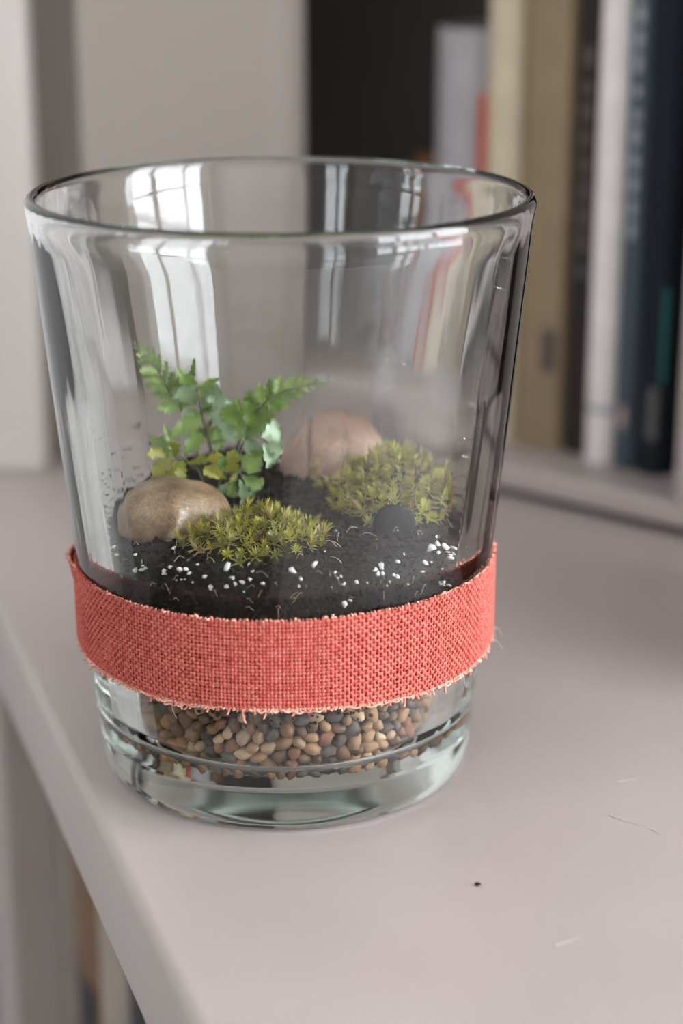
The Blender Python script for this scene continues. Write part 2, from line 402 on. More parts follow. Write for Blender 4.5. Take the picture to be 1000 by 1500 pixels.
# ------------------------------------------------------------------ the glass jar
H = .1515
def r_out(z): return .0484 + (.0626 - .0484) * z / .15
def r_in(z): return r_out(z) - (.0095 - (z - .02) * .040 - max(0, z - .105) * .050)
FLOOR = .0125
prof = []   # (r, z, ripple)
prof += [(0, .0022, 0), (.012, .0021, 0), (.024, .0017, 0), (.034, .0010, 0), (.040, .0004, 0), (.0435, .0, 0), (.0455, .0003, 0), (.0470, .0012, 0), (.0480, .0028, 0), (.0486, .005, .2), (r_out(.008) + .0001, .008, .3)]
prof += [(r_out(.0115), .0115, .4), (r_out(.0128) - .0002, .0128, .4), (r_out(.0142), .0142, .5)]
for z in np.linspace(.018, .1435, 34): prof.append((r_out(z), z, 1))
prof += [(r_out(.1455) + .0001, .1455, 1), (r_out(.147) + .0002, .147, .7), (r_out(.1488) + .0003, .1488, .3), (r_out(.15) + .0001, .1500, .1), (r_out(.15) - .0005, .1510, 0), (r_out(.15) - .0014, H, 0),
         (r_out(.15) - .0022, .1511, 0), (r_out(.15) - .0027, .1502, .1), (r_out(.149) - .0028, .1488, .4), (r_out(.147) - .0027, .1468, .8)]
for z in np.linspace(.1445, .020, 34): prof.append((r_in(z), z, 1))
prof += [(r_in(.0175) - .0002, .0175, .7), (r_in(.0155) - .0009, .0155, .4), (r_in(.0138) - .0025, .0138, .2), (r_in(.013) - .0048, .0129, 0), (.032, FLOOR, 0), (.024, FLOOR + .0002, 0), (.012, FLOOR + .0003, 0), (0, FLOOR + .0003, 0)]
NS = 480
th_ = np.arange(NS) * 2 * math.pi / NS
ph = rng.uniform(0, 6.28, 8)
rip = (.000050 * np.sin(7 * th_ + ph[0]) + .000042 * np.sin(13 * th_ + ph[1]) + .000030 * np.sin(23 * th_ + ph[2]) + .000022 * np.sin(37 * th_ + ph[3]) + .000013 * np.sin(61 * th_ + ph[4]) + .000006 * np.sin(97 * th_ + ph[5]))
rip2 = (.00007 * np.sin(5 * th_ + ph[5]) + .00005 * np.sin(11 * th_ + ph[6]) + .000035 * np.sin(19 * th_ + ph[7]) + .000026 * np.sin(43 * th_ + ph[0]) + .000014 * np.sin(71 * th_ + ph[3]) + .000006 * np.sin(103 * th_ + ph[4]))
V = []; F = []; idx = []
for k, (r, z, a) in enumerate(prof):
    if r == 0:
        idx.append([len(V)]); V.append((0, 0, z)); continue
    rr = r + .38 * a * (rip2 if k > len(prof) // 2 else rip)
    idx.append(list(range(len(V), len(V) + NS)))
    V += list(zip(rr * np.sin(th_), -rr * np.cos(th_), np.full(NS, z)))
for a, b in zip(idx[:-1], idx[1:]):
    for i in range(NS):
        j = (i + 1) % NS
        if len(a) == 1: F.append((a[0], b[j], b[i]))
        elif len(b) == 1: F.append((a[i], a[j], b[0]))
        else: F.append((a[i], a[j], b[j], b[i]))
jar = mesh_obj('glass_jar', V, F, M['glass'], None, True)
tag(jar, 'clear tapered glass jar with thick base and rounded rim holding a small terrarium', 'jar')

# ------------------------------------------------------------------ soil
def n3(x, y, z, s): return noise.noise(Vector((x * s, y * s, z * s)))
def hs(x, y):
    r = math.hypot(x, y)
    h = .0680 + .0012 * n3(x, y, .3, 90) + .0010 * n3(x, y, 1.3, 240)
    h += .0065 * math.exp(-(((x - .030) / .020) ** 2 + ((y - .010) / .017) ** 2))     # mound under the large moss
    h += .0040 * math.exp(-(((x + .018) / .022) ** 2 + ((y - .030) / .018) ** 2))     # mound at the fern
    return h
SR, SS = 46, 220
V = []; F = []
V.append((0, 0, hs(0, 0)))
for i in range(1, SR + 1):
    for j in range(SS):
        a = 2 * math.pi * j / SS
        rmax = r_in(.069) - .0011
        r = rmax * i / SR
        x, y = r * math.sin(a), -r * math.cos(a)
        V.append((x, y, hs(x, y) + .0009 * n3(x, y, 5, 700)))
for j in range(SS): F.append((0, 1 + j, 1 + (j + 1) % SS))
for i in range(SR - 1):
    for j in range(SS):
        a = 1 + i * SS + j; b = 1 + i * SS + (j + 1) % SS
        F.append((a, a + SS, b + SS, b))
last = 1 + (SR - 1) * SS
zs = list(np.linspace(.064, .034, 22))
rows = [(z, r_in(z) - .0011) for z in zs] + [(.0325, .0400), (.031, .0350), (.024, .0345), (.0175, .0335), (.0136, .028)]
for z, r in rows:
    for j in range(SS):
        a = 2 * math.pi * j / SS
        x, y = r * math.sin(a), -r * math.cos(a)
        d = .0006 * max(-1, min(.4, n3(x, y, z, 420))) + (.0012 * n3(x, y, z, 200) if z < .033 else 0)
        V.append(((r + d) * math.sin(a), -(r + d) * math.cos(a), z + .0008 * n3(x, y, z + 3, 150) * (z < .06 and z > .014)))
for k in range(len(rows)):
    base = last + k * SS
    for j in range(SS):
        F.append((base + j, base + SS + j, base + SS + (j + 1) % SS, base + (j + 1) % SS))
cbase = last + len(rows) * SS
V.append((0, 0, rows[-1][0])); 
for j in range(SS): F.append((cbase + j, len(V) - 1, cbase + (j + 1) % SS))
soil = mesh_obj('potting_soil', V, F, M['soil'], None, True)
tag(soil, 'dark crumbly potting soil with white specks filling the middle of the jar', 'soil')

def lump_template(sub, seed, amp):
    bm = bmesh.new(); bmesh.ops.create_icosphere(bm, subdivisions=sub, radius=1.0)
    vv = np.array([v.co for v in bm.verts]); bm.verts.index_update()
    ff = np.array([[v.index for v in f.verts] for f in bm.faces]); bm.free()
    out = []
    for s in range(seed):
        k = np.array([1 + amp * noise.noise(Vector(v) * 1.3 + Vector((s * 7.1, s * 3.3, 0))) for v in vv])
        out.append(vv * k[:, None])
    return out, ff
LT, LF = lump_template(1, 10, .7)
def lumps(name, pts, sizes, mat_, parent, kind='stuff', squash=(.6, 1.0)):
    Vs = []; Fs = []; o = 0
    for p, s in zip(pts, sizes):
        t = LT[random.randrange(10)]
        q = np.array(Matrix.Rotation(random.uniform(0, 6.28), 3, Vector((random.gauss(0, 1), random.gauss(0, 1), random.gauss(0, 1))).normalized()))
        sc = np.array([random.uniform(.8, 1.2), random.uniform(*squash), random.uniform(*squash)])
        Vs.append((t * sc * s) @ q.T + np.array(p)); Fs.append(LF + o); o += len(t)
    ob = np_mesh(name, np.concatenate(Vs), np.concatenate(Fs), mat_, parent, True)
    if kind: ob['kind'] = kind
    return ob

# crumbs over the surface and pressed against the glass
pts = []; sz = []
for _ in range(2600):
    a = random.uniform(0, 6.283); r = (r_in(.07) - .0018) * math.sqrt(random.random())
    x, y = r * math.sin(a), -r * math.cos(a); s = random.uniform(.0003, .0012) * random.choice((.6, .8, 1, 1.1))
    pts.append((x, y, hs(x, y) + s * .2)); sz.append(s)
for _ in range(2400):
    a = random.uniform(-1.9, 1.9); z = random.uniform(.034, .069)
    s = random.uniform(.00025, .0009); r = r_in(z) - .0001 - s * random.uniform(1.1, 1.6)
    pts.append((r * math.sin(a), -r * math.cos(a), z)); sz.append(s)
for _ in range(420):          # soil trickled down onto the top of the gravel
    a = random.uniform(-1.9, 1.9); z = .0345 - abs(random.gauss(0, .0022)) - .0012 * math.sin(3 * a + 1)
    s = random.uniform(.0003, .0008); r = r_in(z) - .0001 - s * random.uniform(1.1, 2.2)
    pts.append((r * math.sin(a), -r * math.cos(a), z)); sz.append(s)
lumps('soil_crumbs', pts, sz, M['crumb'], soil)
# crumbs stuck on the inner glass above the soil at both sides
pts = []; sz = []
for _ in range(150):
    a = random.choice((random.uniform(-1.75, -.95), random.uniform(1.05, 1.75), random.uniform(-2.6, -1.8))); z = .069 + abs(random.gauss(0, .006))
    s = random.uniform(.0002, .0006); r = r_in(z) - s * .95 - .0001
    pts.append((r * math.sin(a), -r * math.cos(a), z)); sz.append(s)
lumps('soil_smears', pts, sz, M['crumb'], soil)
# small white perlite specks
pts = []; sz = []
for _ in range(95):
    a = random.uniform(-1.35, 1.45); k = random.random()
    if k < .55:
        z = .0665 + random.gauss(0, .0014); s = random.uniform(.0003, .00065); r = r_in(z) - s * 1.1 - .0001
        pts.append((r * math.sin(a), -r * math.cos(a), z))
    elif k < .8:
        a = random.uniform(.2, 1.45); z = random.uniform(.055, .07); s = random.uniform(.00025, .0006); r = r_in(z) - s * 1.1 - .0001
        pts.append((r * math.sin(a), -r * math.cos(a), z))
    else:
        r = random.uniform(.01, .046); x, y = r * math.sin(a), -r * math.cos(a); s = random.uniform(.0003, .0007)
        pts.append((x, y, hs(x, y) + s))
    sz.append(s)
lumps('perlite_specks', pts, sz, M['perlite'], soil)
# the larger grains one by one
for (px, py, s) in [(172, 801, .00085), (183, 796, .0006), (253, 829, .0009), (272, 826, .0008), (281, 826, .0006), (337, 823, .0011), (428, 829, .0009), (458, 820, .0008), (550, 822, .0008), (617, 796, .0010), (625, 790, .0007), (635, 793, .0009), (627, 847, .0010), (541, 827, .0007), (665, 797, .0008), (608, 816, .0007), (498, 876, .0010)]:
    lo, hi = -.06, 0.0     # find the depth where the sight line meets the inside of the glass
    for _ in range(30):
        md = (lo + hi) / 2; p = at(px, py, md)
        if math.hypot(p.x, p.y) > r_in(p.z) - s * 1.1 - .0001: lo = md
        else: hi = md
    p = at(px, py, hi)
    me = bpy.data.meshes.new('perlite_grain')
    me.from_pydata([tuple(v) for v in LT[random.randrange(10)] * np.array([1.1, .7, .8]) * s], [], [tuple(int(i) for i in f) for f in LF]); me.shade_smooth(); me.materials.append(M['perlite'])
    o = link('perlite_grain', me, soil); o.location = p; o.rotation_euler = (random.random() * 6, random.random() * 6, random.random() * 6)

# tubes
def tube(path, r0, r1=None, sides=5):
    """returns V, F of a tube along path (n,3)"""
    P = np.asarray(path, float); n = len(P); r1 = r0 if r1 is None else r1
    T = np.gradient(P, axis=0); T /= np.linalg.norm(T, axis=1)[:, None] + 1e-12
    ref = np.array([.31, .22, .92]); A = np.cross(T, ref); A /= np.linalg.norm(A, axis=1)[:, None] + 1e-9; B = np.cross(T, A)
    rr = np.linspace(r0, r1, n)
    V = []
    for i in range(n):
        for k in range(sides):
            a = 2 * math.pi * k / sides
            V.append(P[i] + rr[i] * (math.cos(a) * A[i] + math.sin(a) * B[i]))
    F = [(i * sides + k, i * sides + (k + 1) % sides, (i + 1) * sides + (k + 1) % sides, (i + 1) * sides + k) for i in range(n - 1) for k in range(sides)]
    return np.array(V), np.array(F)
def tubes(name, paths, rads, mat_, parent, kind=None, sides=5):
    Vs = []; Fs = []; o = 0
    for p, r in zip(paths, rads):
        v, f = tube(p, *(r if isinstance(r, tuple) else (r,)), sides=sides)
        Vs.append(v); Fs.append(f + o); o += len(v)
    ob = np_mesh(name, np.concatenate(Vs), np.concatenate(Fs), mat_, parent, True)
    if kind: ob['kind'] = kind
    return ob
paths = []; rads = []
for _ in range(90):
    if random.random() < .5:
        a = random.uniform(-1.4, 1.5); z = random.uniform(.06, .0695); r = r_in(z) - .0004
        p = []; da = random.uniform(-.05, .05); dz = random.uniform(-.0025, .0025)
        for t in np.linspace(0, 1, 6):
            aa = a + da * t; p.append((r * math.sin(aa), -r * math.cos(aa), z + dz * t + .0004 * math.sin(t * 5)))
    else:
        a = random.uniform(-1.5, 1.5); r = random.uniform(.015, .045); x, y = r * math.sin(a), -r * math.cos(a); d = random.uniform(0, 6.28); l = random.uniform(.002, .005)
        p = []
        for t in np.linspace(0, 1, 6):
            xx, yy = x + l * t * math.cos(d), y + l * t * math.sin(d)
            p.append((xx, yy, hs(xx, yy) + .0006 + .001 * math.sin(t * 3)))
    paths.append(p); rads.append((random.uniform(.00006, .00013), .00005))
tubes('root_fibres', paths, rads, M['fibre'], soil, 'stuff')

# ------------------------------------------------------------------ gravel
cols = {'tan': (0.29, 0.165, 0.085), 'grey': (0.085, 0.068, 0.055), 'reddish brown': (0.23, 0.105, 0.055), 'cream': (0.44, 0.30, 0.19), 'brown': (0.14, 0.080, 0.045)}
names = list(cols); wts = [.34, .20, .16, .12, .18]
NP = 300
SPAN = 1.95
th0 = rng.uniform(-SPAN, SPAN, NP); zz = rng.uniform(.0145, .0325, NP); rad = rng.uniform(.00125, .0023, NP)
rr0 = .0392
for it in range(400):
    dx = (th0[:, None] - th0[None]) * rr0; dz = zz[:, None] - zz[None]
    d = np.sqrt(dx ** 2 + dz ** 2) + 1e-9; np.fill_diagonal(d, 1)
    need = (rad[:, None] + rad[None]) * .97 - d; need[need < 0] = 0; np.fill_diagonal(need, 0)
    th0 += (need * dx / d).sum(1) * .35 / rr0; zz += (need * dz / d).sum(1) * .35
    zz -= .00001
    th0 = np.clip(th0, -SPAN, SPAN); zz = np.clip(zz, .0130 + rad, .0345 - rad * .3)
PT, PF = lump_template(2, 14, .42)
pmeshes = []
for t in PT:
    me = bpy.data.meshes.new('gravel_pebble'); me.from_pydata([tuple(v) for v in t * np.array([1.12, .86, .80])], [], [tuple(int(i) for i in f) for f in PF]); me.shade_smooth(); me.materials.append(M['pebble']); pmeshes.append(me)
for i in range(NP):
    k = random.choices(names, wts)[0]
    o = link('gravel_pebble', pmeshes[random.randrange(14)])
    s = rad[i] * 1.04
    r = r_in(zz[i]) - .0004 - s * random.uniform(1.08, 1.35)
    if zz[i] < .0165: r = min(r, r_in(.0165) - .0012 - s)
    o.location = (r * math.sin(th0[i]), -r * math.cos(th0[i]), zz[i]); o.scale = (s, s, s)
    o.rotation_euler = (random.uniform(-.5, .5), random.uniform(0, 6.28), th0[i] + random.uniform(-.5, .5))
    v = random.uniform(.75, 1.25); o.color = (*[c * v for c in cols[k]], 1)
    ht = 'lower' if zz[i] < .0195 else ('upper' if zz[i] > .0265 else 'middle')
    sd = 'far left' if th0[i] < -1.0 else ('left' if th0[i] < -.35 else ('centre' if th0[i] < .35 else ('right' if th0[i] < 1.0 else 'far right')))
    big = 'large' if rad[i] > .00195 else ('tiny' if rad[i] < .0016 else 'middling')
    tag(o, '%s rounded %s pebble in the %s gravel, %s of the jar bottom' % (big, k, ht, sd), 'pebble', 'gravel pebbles in the jar')
pts = []; sz = []
for _ in range(230):
    a = random.uniform(SPAN + .03, 2 * math.pi - SPAN - .03); z = random.uniform(.0155, .033); s = random.uniform(.0015, .0024); r = r_in(z) - .0018 - s * 1.2
    pts.append((r * math.sin(a), -r * math.cos(a), z)); sz.append(s)
bg = lumps('gravel', pts, sz, mat('gravel_back', (0.18, 0.12, 0.08, 1), (0.44, 0.30, 0.19, 1), scale=180, rough=.65, bump=.3, bscale=700), None)
tag(bg, 'rounded tan and grey gravel at the far side of the jar bottom', 'gravel', None, 'stuff')

# ------------------------------------------------------------------ stones
def stone_mat(name, c0, c1, c2, axis_mask, crack):
    m, N, Lk, P = new_mat(name)
    tc = N.new('ShaderNodeTexCoord')
    n1 = N.new('ShaderNodeTexNoise'); n1.inputs['Scale'].default_value = 130; n1.inputs['Detail'].default_value = 7; n1.inputs['Roughness'].default_value = .6
    cr = N.new('ShaderNodeValToRGB'); e = cr.color_ramp.elements
    e[0].position = .32; e[0].color = c0; e[1].position = .70; e[1].color = c2
    k = e.new(.5); k.color = c1
    Lk.new(tc.outputs['Object'], n1.inputs['Vector']); Lk.new(n1.outputs['Fac'], cr.inputs['Fac'])
    n2 = N.new('ShaderNodeTexNoise'); n2.inputs['Scale'].default_value = 1500; n2.inputs['Detail'].default_value = 4
    r2 = N.new('ShaderNodeMapRange'); r2.inputs['From Min'].default_value = .35; r2.inputs['From Max'].default_value = .7; r2.inputs['To Min'].default_value = .72; r2.inputs['To Max'].default_value = 1.15
    Lk.new(tc.outputs['Object'], n2.inputs['Vector']); Lk.new(n2.outputs['Fac'], r2.inputs['Value'])
    mx = N.new('ShaderNodeMix'); mx.data_type = 'RGBA'; mx.blend_type = 'MULTIPLY'; mx.inputs['Factor'].default_value = 1
    Lk.new(cr.outputs['Color'], mx.inputs['A']); Lk.new(r2.outputs[0], mx.inputs['B'])
    at_ = N.new('ShaderNodeAttribute'); at_.attribute_name = 'crack'
    m2 = N.new('ShaderNodeMix'); m2.data_type = 'RGBA'; m2.inputs['B'].default_value = crack
    Lk.new(at_.outputs['Fac'], m2.inputs['Factor']); Lk.new(mx.outputs['Result'], m2.inputs['A'])
    Lk.new(m2.outputs['Result'], P.inputs['Base Color'])
    b = N.new('ShaderNodeBump'); b.inputs['Strength'].default_value = .25; b.inputs['Distance'].default_value = .0006
    Lk.new(n2.outputs['Fac'], b.inputs['Height']); Lk.new(b.outputs['Normal'], P.inputs['Normal'])
    P.inputs['Roughness'].default_value = .5
    return m
def stone(name, label, loc, half, rot, mt, seed, crackf, power=2.3, amp=.07, cat='stone'):
    bm = bmesh.new(); bmesh.ops.create_icosphere(bm, subdivisions=6, radius=1.0)
    vals = []
    for v in bm.verts:
        d = v.co.normalized()
        k = (abs(d.x) ** power + abs(d.y) ** power + abs(d.z) ** power) ** (-1 / power)
        k *= 1 + amp * noise.noise(d * 1.1 + Vector((seed, 0, 0))) + amp * .35 * noise.noise(d * 2.7 + Vector((0, seed, 0)))
        depth, c = crackf(d)
        k -= depth
        v.co = Vector((d.x * k * half[0], d.y * k * half[1], d.z * k * half[2])); vals.append(c)
    me = bpy.data.meshes.new(name); bm.to_mesh(me); bm.free(); me.shade_smooth(); me.materials.append(mt)
    a = me.attributes.new('crack', 'FLOAT', 'POINT'); a.data.foreach_set('value', vals)
    o = link(name, me); o.location = loc; o.rotation_euler = rot
    tag(o, label, cat)
    return o
def crack_front(d):      # slanting whitish pitted seam on the front face
    if d.y > .3: return 0, 0
    line = d.x + .04 - .40 * d.z + .05 * noise.noise(Vector((d.z * 6, 0, 0)))
    g_ = math.exp(-(line / .055) ** 2)
    pit = .75 + .9 * noise.noise(d * 22)
    return .030 * g_ * (d.z < .62), max(0, min(1, g_ * pit * 1.1)) * (d.z < .6)
def crack_back(d):
    line = d.x + .42 - .25 * d.z + .05 * noise.noise(Vector((d.z * 4, 3, 0)))
    g_ = math.exp(-(line / .05) ** 2) * (d.y < .3)
    pit = math.exp(-(((d.x - .28) / .10) ** 2 + ((d.z - .45) / .08) ** 2)) * (d.y < 0)
    return .035 * g_ + .05 * pit, min(1, g_ * .7 + pit * .6)
sm1 = stone_mat('tan_river_stone', (0.14, 0.080, 0.038, 1), (0.26, 0.165, 0.095, 1), (0.38, 0.275, 0.19, 1), 0, (0.62, 0.54, 0.45, 1))
sm2 = stone_mat('mauve_river_stone', (0.19, 0.105, 0.075, 1), (0.33, 0.205, 0.15, 1), (0.48, 0.34, 0.265, 1), 0, (0.07, 0.045, 0.035, 1))
stone('river_stone', 'smooth tan river stone with a pale pitted seam at the front left', (-.0280, -.0085, .0693), (.0146, .0120, .0102), (0, R(4), R(6)), sm1, 2.2, crack_front)
stone('river_stone', 'pinkish brown river stone with a dark crease behind the larger moss clump', (.0142, .0285, .0688), (.0160, .0125, .0138), (0, R(-14), R(-4)), sm2, 5.4, crack_back)
sm3 = stone_mat('dark_lump', (0.008, 0.008, 0.009, 1), (0.014, 0.014, 0.015, 1), (0.024, 0.024, 0.025, 1), 0, (0.05, 0.05, 0.05, 1))
sm3.node_tree.nodes['Principled BSDF'].inputs['Roughness'].default_value = .9; sm3.node_tree.nodes['Principled BSDF'].inputs['Specular IOR Level'].default_value = .2
stone('dark_lump', 'flat charcoal grey lump half buried below the larger moss clump', (.0272, -.0150, .0705), (.0052, .0030, .0042), (0, 0, 0), sm3, 8.8, lambda d: (0, 0), 2.1, .12)  # dark flattened lump below the larger moss

# ------------------------------------------------------------------ moss
def leafmat(name, ca, cb, scale=300, rough=.5, trans=.3):
    m, N, Lk, P = new_mat(name)
    tc = N.new('ShaderNodeTexCoord'); oi = N.new('ShaderNodeObjectInfo')
    nz = N.new('ShaderNodeTexNoise'); nz.inputs['Scale'].default_value = scale; nz.inputs['Detail'].default_value = 4
    ad = N.new('ShaderNodeMath'); ad.operation = 'MULTIPLY_ADD'; ad.inputs[1].default_value = .5; 
    cr = N.new('ShaderNodeValToRGB'); cr.color_ramp.elements[0].position = .3; cr.color_ramp.elements[1].position = .95
    cr.color_ramp.elements[0].color = ca; cr.color_ramp.elements[1].color = cb
    Lk.new(tc.outputs['Object'], nz.inputs['Vector']); Lk.new(oi.outputs['Random'], ad.inputs[0]); Lk.new(nz.outputs['Fac'], ad.inputs[2])
    Lk.new(ad.outputs[0], cr.inputs['Fac']); Lk.new(cr.outputs['Color'], P.inputs['Base Color'])
    P.inputs['Roughness'].default_value = rough
    tr = N.new('ShaderNodeBsdfTranslucent'); mx = N.new('ShaderNodeMixShader'); mx.inputs[0].default_value = trans
    Lk.new(cr.outputs['Color'], tr.inputs['Color']); Lk.new(P.outputs[0], mx.inputs[1]); Lk.new(tr.outputs[0], mx.inputs[2])
    Lk.new(mx.outputs[0], N['Material Output'].inputs['Surface'])
    return m
M['moss'] = leafmat('moss_green', (0.095, 0.092, 0.008, 1), (0.58, 0.53, 0.09, 1), 200)
M['moss2'] = leafmat('moss_yellow', (0.15, 0.145, 0.020, 1), (0.60, 0.56, 0.20, 1), 200)
M['mossdry'] = leafmat('moss_dry', (0.16, 0.09, 0.03, 1), (0.52, 0.40, 0.20, 1), 200)
M['mossbase'] = mat('moss_base', (0.012, 0.012, 0.003, 1), (0.06, 0.055, 0.012, 1), scale=500, rough=.9, bump=.6, bscale=1500)
def shoot_mesh(seed, mt, n=22, L=.0027):
    r = random.Random(seed); V = []; F = []
    for i in range(n):
        t = i / n; a = i * 2.4 + r.uniform(-.3, .3); el = R(8 + 68 * t) + r.uniform(-.2, .2); l = L * r.uniform(.7, 1.15) * (1 - .25 * t); w_ = .00021 * r.uniform(.8, 1.2)
        base = Vector((0, 0, .0002 + .0020 * t)); side = Vector((-math.sin(a), math.cos(a), 0))
        d = Vector((math.cos(a) * math.cos(el), math.sin(a) * math.cos(el), math.sin(el)))
        nrm = side.cross(d) * .00007
        curl = Vector((0, 0, -.12 * l if el < .7 else 0))
        p = [base - side * w_ * .6, base + side * w_ * .6, base + d * l * .5 + side * w_ + nrm, base + d * l * .5 - side * w_ + nrm, base + d * l + curl]
        o = len(V); V += p; F += [(o, o + 1, o + 2, o + 3), (o + 3, o + 2, o + 4)]
    me = bpy.data.meshes.new('shoot'); me.from_pydata([tuple(v) for v in V], [], F); me.materials.append(mt); me.shade_smooth()
    return me
SH = {k: [shoot_mesh(i * 5 + j, M[k]) for i in range(5)] for j, k in enumerate(('moss', 'moss2', 'mossdry'))}
def moss(label, cx, cy, hx, hy, hz, n, mix, zfun, extra=()):
    root = empty('moss_clump', (cx, cy, hs(cx, cy)))
    bz = root.location.z
    G = 18; V = []; F = []
    def top(u, v): return zfun(u, v)
    V.append((0, 0, top(0, 0) - bz - .0006))
    for i in range(1, G + 1):
        for j in range(36):
            a = 2 * math.pi * j / 36; rr = i / G * (1 + .10 * math.sin(3 * a + cx * 900) + .07 * math.sin(5 * a))
            u, v = rr * math.cos(a), rr * math.sin(a)
            z = top(u, v) - bz - .0006 + .0006 * noise.noise(Vector((u * 9, v * 9, cx * 99)))
            if i == G: z = hs(cx + u * hx, cy + v * hy) - bz - .001
            V.append((u * hx * .93, v * hy * .93, z))
    for j in range(36): F.append((0, 1 + j, 1 + (j + 1) % 36))
    for i in range(G - 1):
        for j in range(36):
            a = 1 + i * 36 + j; b = 1 + i * 36 + (j + 1) % 36; F.append((a, a + 36, b + 36, b))
    mesh_obj('mound', V, F, M['mossbase'], root, True)
    pts_ = []; tries = 0
    while len(pts_) < n and tries < 6000:
        tries += 1
        a = random.uniform(0, 6.283); r = math.sqrt(random.random()) * 1.0
        u, v = r * math.cos(a), r * math.sin(a)
        if all(((u - q[0]) * hx) ** 2 + ((v - q[1]) * hy) ** 2 > (.0019 * (1 - tries / 9000)) ** 2 for q in pts_): pts_.append((u, v))
    for (u, v) in pts_:
        k = random.choices(('moss', 'moss2', 'mossdry'), mix(u, v))[0]
        o = link('shoot', random.choice(SH[k]), root)
        e = .08
        gx = (top(u + e, v) - top(u - e, v)) / (2 * e * hx); gy = (top(u, v + e) - top(u, v - e)) / (2 * e * hy)
        nn = Vector((-gx * .7 + random.uniform(-.35, .35), -gy * .7 + random.uniform(-.35, .35), 1)).normalized()
        o.location = (u * hx, v * hy, top(u, v) - bz - .0005)
        o.rotation_euler = (nn.to_track_quat('Z', 'Y') @ Matrix.Rotation(random.uniform(0, 6.28), 3, 'Z').to_quaternion()).to_euler()
        s = random.uniform(.75, 1.2); o.scale = (s, s, s * random.uniform(.9, 1.3))
    tag(root, label, 'moss', 'moss clumps in the jar')
    return root
def dome(cx, cy, hx, hy, hz):
    def f(u, v):
        q = max(0, 1 - u * u - v * v)
        return hs(cx + u * hx, cy + v * hy) + hz * q ** .55 * (1 + .12 * math.sin(u * 5 + v * 3))
    return f
moss('low bright green moss clump at the front beside the tan stone', -.0073, -.0225, .0172, .0130, .0042, 125, lambda u, v: (.6, .34, .06), dome(-.0073, -.0225, .0172, .0130, .0042))
moss('larger yellow green moss clump on the right in front of the pinkish stone', .0293, .0025, .0168, .0172, .0050, 175, lambda u, v: (.42, .46, .06 + .35 * max(0, u)), dome(.0293, .0025, .0168, .0172, .0050))
# a thin sprig of dry moss at the left edge of the larger clump
sp = empty('moss_sprig', (.0098, .0065, hs(.0098, .0065)))
base = Vector((0, 0, 0)); stem_p = [(0, 0, -.001), (-.0003, -.0008, .0025), (-.001, -.001, .0055), (-.0012, -.0012, .0085)]
tubes('stem', [stem_p], [(.00022, .00012)], M['mossdry'], sp)
for i in range(9):
    t = .2 + .8 * i / 8; k = min(2, int(t * 3)); f_ = t * 3 - k
    p = Vector(stem_p[k]).lerp(Vector(stem_p[min(3, k + 1)]), f_)
    o = link('shoot', random.choice(SH['mossdry' if i % 2 else 'moss2']), sp); o.location = p; o.scale = (.55,) * 3
    o.rotation_euler = (random.uniform(-.9, .9), random.uniform(-.9, .9), random.uniform(0, 6))
tag(sp, 'thin upright sprig of pale dry moss between the two moss clumps', 'moss')

# ------------------------------------------------------------------ fern
M['fern'] = leafmat('fern_green', (0.060, 0.115, 0.020, 1), (0.21, 0.31, 0.075, 1), 220, .42, .3)
M['fernpale'] = leafmat('fern_blue_green', (0.13, 0.22, 0.095, 1), (0.36, 0.47, 0.30, 1), 220, .3, .25)
M['fernyellow'] = leafmat('fern_yellow', (0.17, 0.19, 0.020, 1), (0.44, 0.42, 0.075, 1), 220, .45, .4)
M['fernstem'] = mat('fern_stem', (0.05, 0.045, 0.015, 1), (0.12, 0.085, 0.035, 1), scale=300, rough=.5)
M['ferngreenstem'] = mat('fern_green_stem', (0.09, 0.13, 0.04, 1), (0.15, 0.19, 0.07, 1), scale=300, rough=.5)
def leaf_mesh(seed, mt, kind):
    r = random.Random(seed); V = []; F = []
    n = 32; half = 4
    nl = r.choice((4, 5)) if kind == 'pinna' else 3
    ph_ = r.uniform(-.08, .08)
    for i in range(n + 1):
        t = i / n
        if kind == 'pinna':
            env = (math.sin(math.pi * min(1, t * .92 + .06)) ** .75) * (1 - .35 * t)
            wv = .29 * env * (.36 + .70 * abs(math.sin(math.pi * (nl * t + ph_))) ** .7)
        else:
            env = (t ** .8) * (1 if t < .72 else math.sqrt(max(0, 1 - ((t - .72) / .285) ** 2)))
            wv = .52 * env * (.55 + .52 * abs(math.sin(math.pi * (2.6 * t + .25))) ** .7)
        for j in range(-half, half + 1):
            s = j / half
            yy = t + (.07 * abs(s) if kind == 'pinna' else .05 * s * s) * t
            if kind == 'fan' and i > n - 8: yy += .09 * math.cos(s * 8) * (i - n + 8) / 8
            V.append((s * wv, yy, .16 * abs(s) * wv - .10 * t * t + .03 * math.sin(t * 9 + seed) * s))
    k = 2 * half + 1
    for i in range(n):
        for j in range(k - 1):
            a = i * k + j; F.append((a, a + 1, a + k + 1, a + k))
    me = bpy.data.meshes.new('leaflet'); me.from_pydata(V, [], F); me.materials.append(mt); me.shade_smooth()
    return me
LM = {}
for kk in ('pinna', 'fan'):
    for j, mm in enumerate(('fern', 'fernpale', 'fernyellow')): LM[kk, mm] = [leaf_mesh(i + j * 7, M[mm], kk) for i in range(4)]
VIEW = Vector((0, -.93, .36)).normalized()
def put_leaf(parent, p, d, length, kind, mm, roll=0.0, width=1.0, face_=None):
    d = Vector(d).normalized(); up_ = (face_ or VIEW); z = (up_ - d * up_.dot(d)).normalized()
    z = Matrix.Rotation(roll, 3, d) @ z; x = d.cross(z).normalized()
    o = link('leaflet', random.choice(LM[kind, mm]), parent)
    m = Matrix(((x.x, d.x, z.x), (x.y, d.y, z.y), (x.z, d.z, z.z)))
    o.matrix_local = Matrix.Translation(Vector(p)) @ m.to_4x4() @ Matrix.Diagonal((length * width, length, length, 1))
    return o
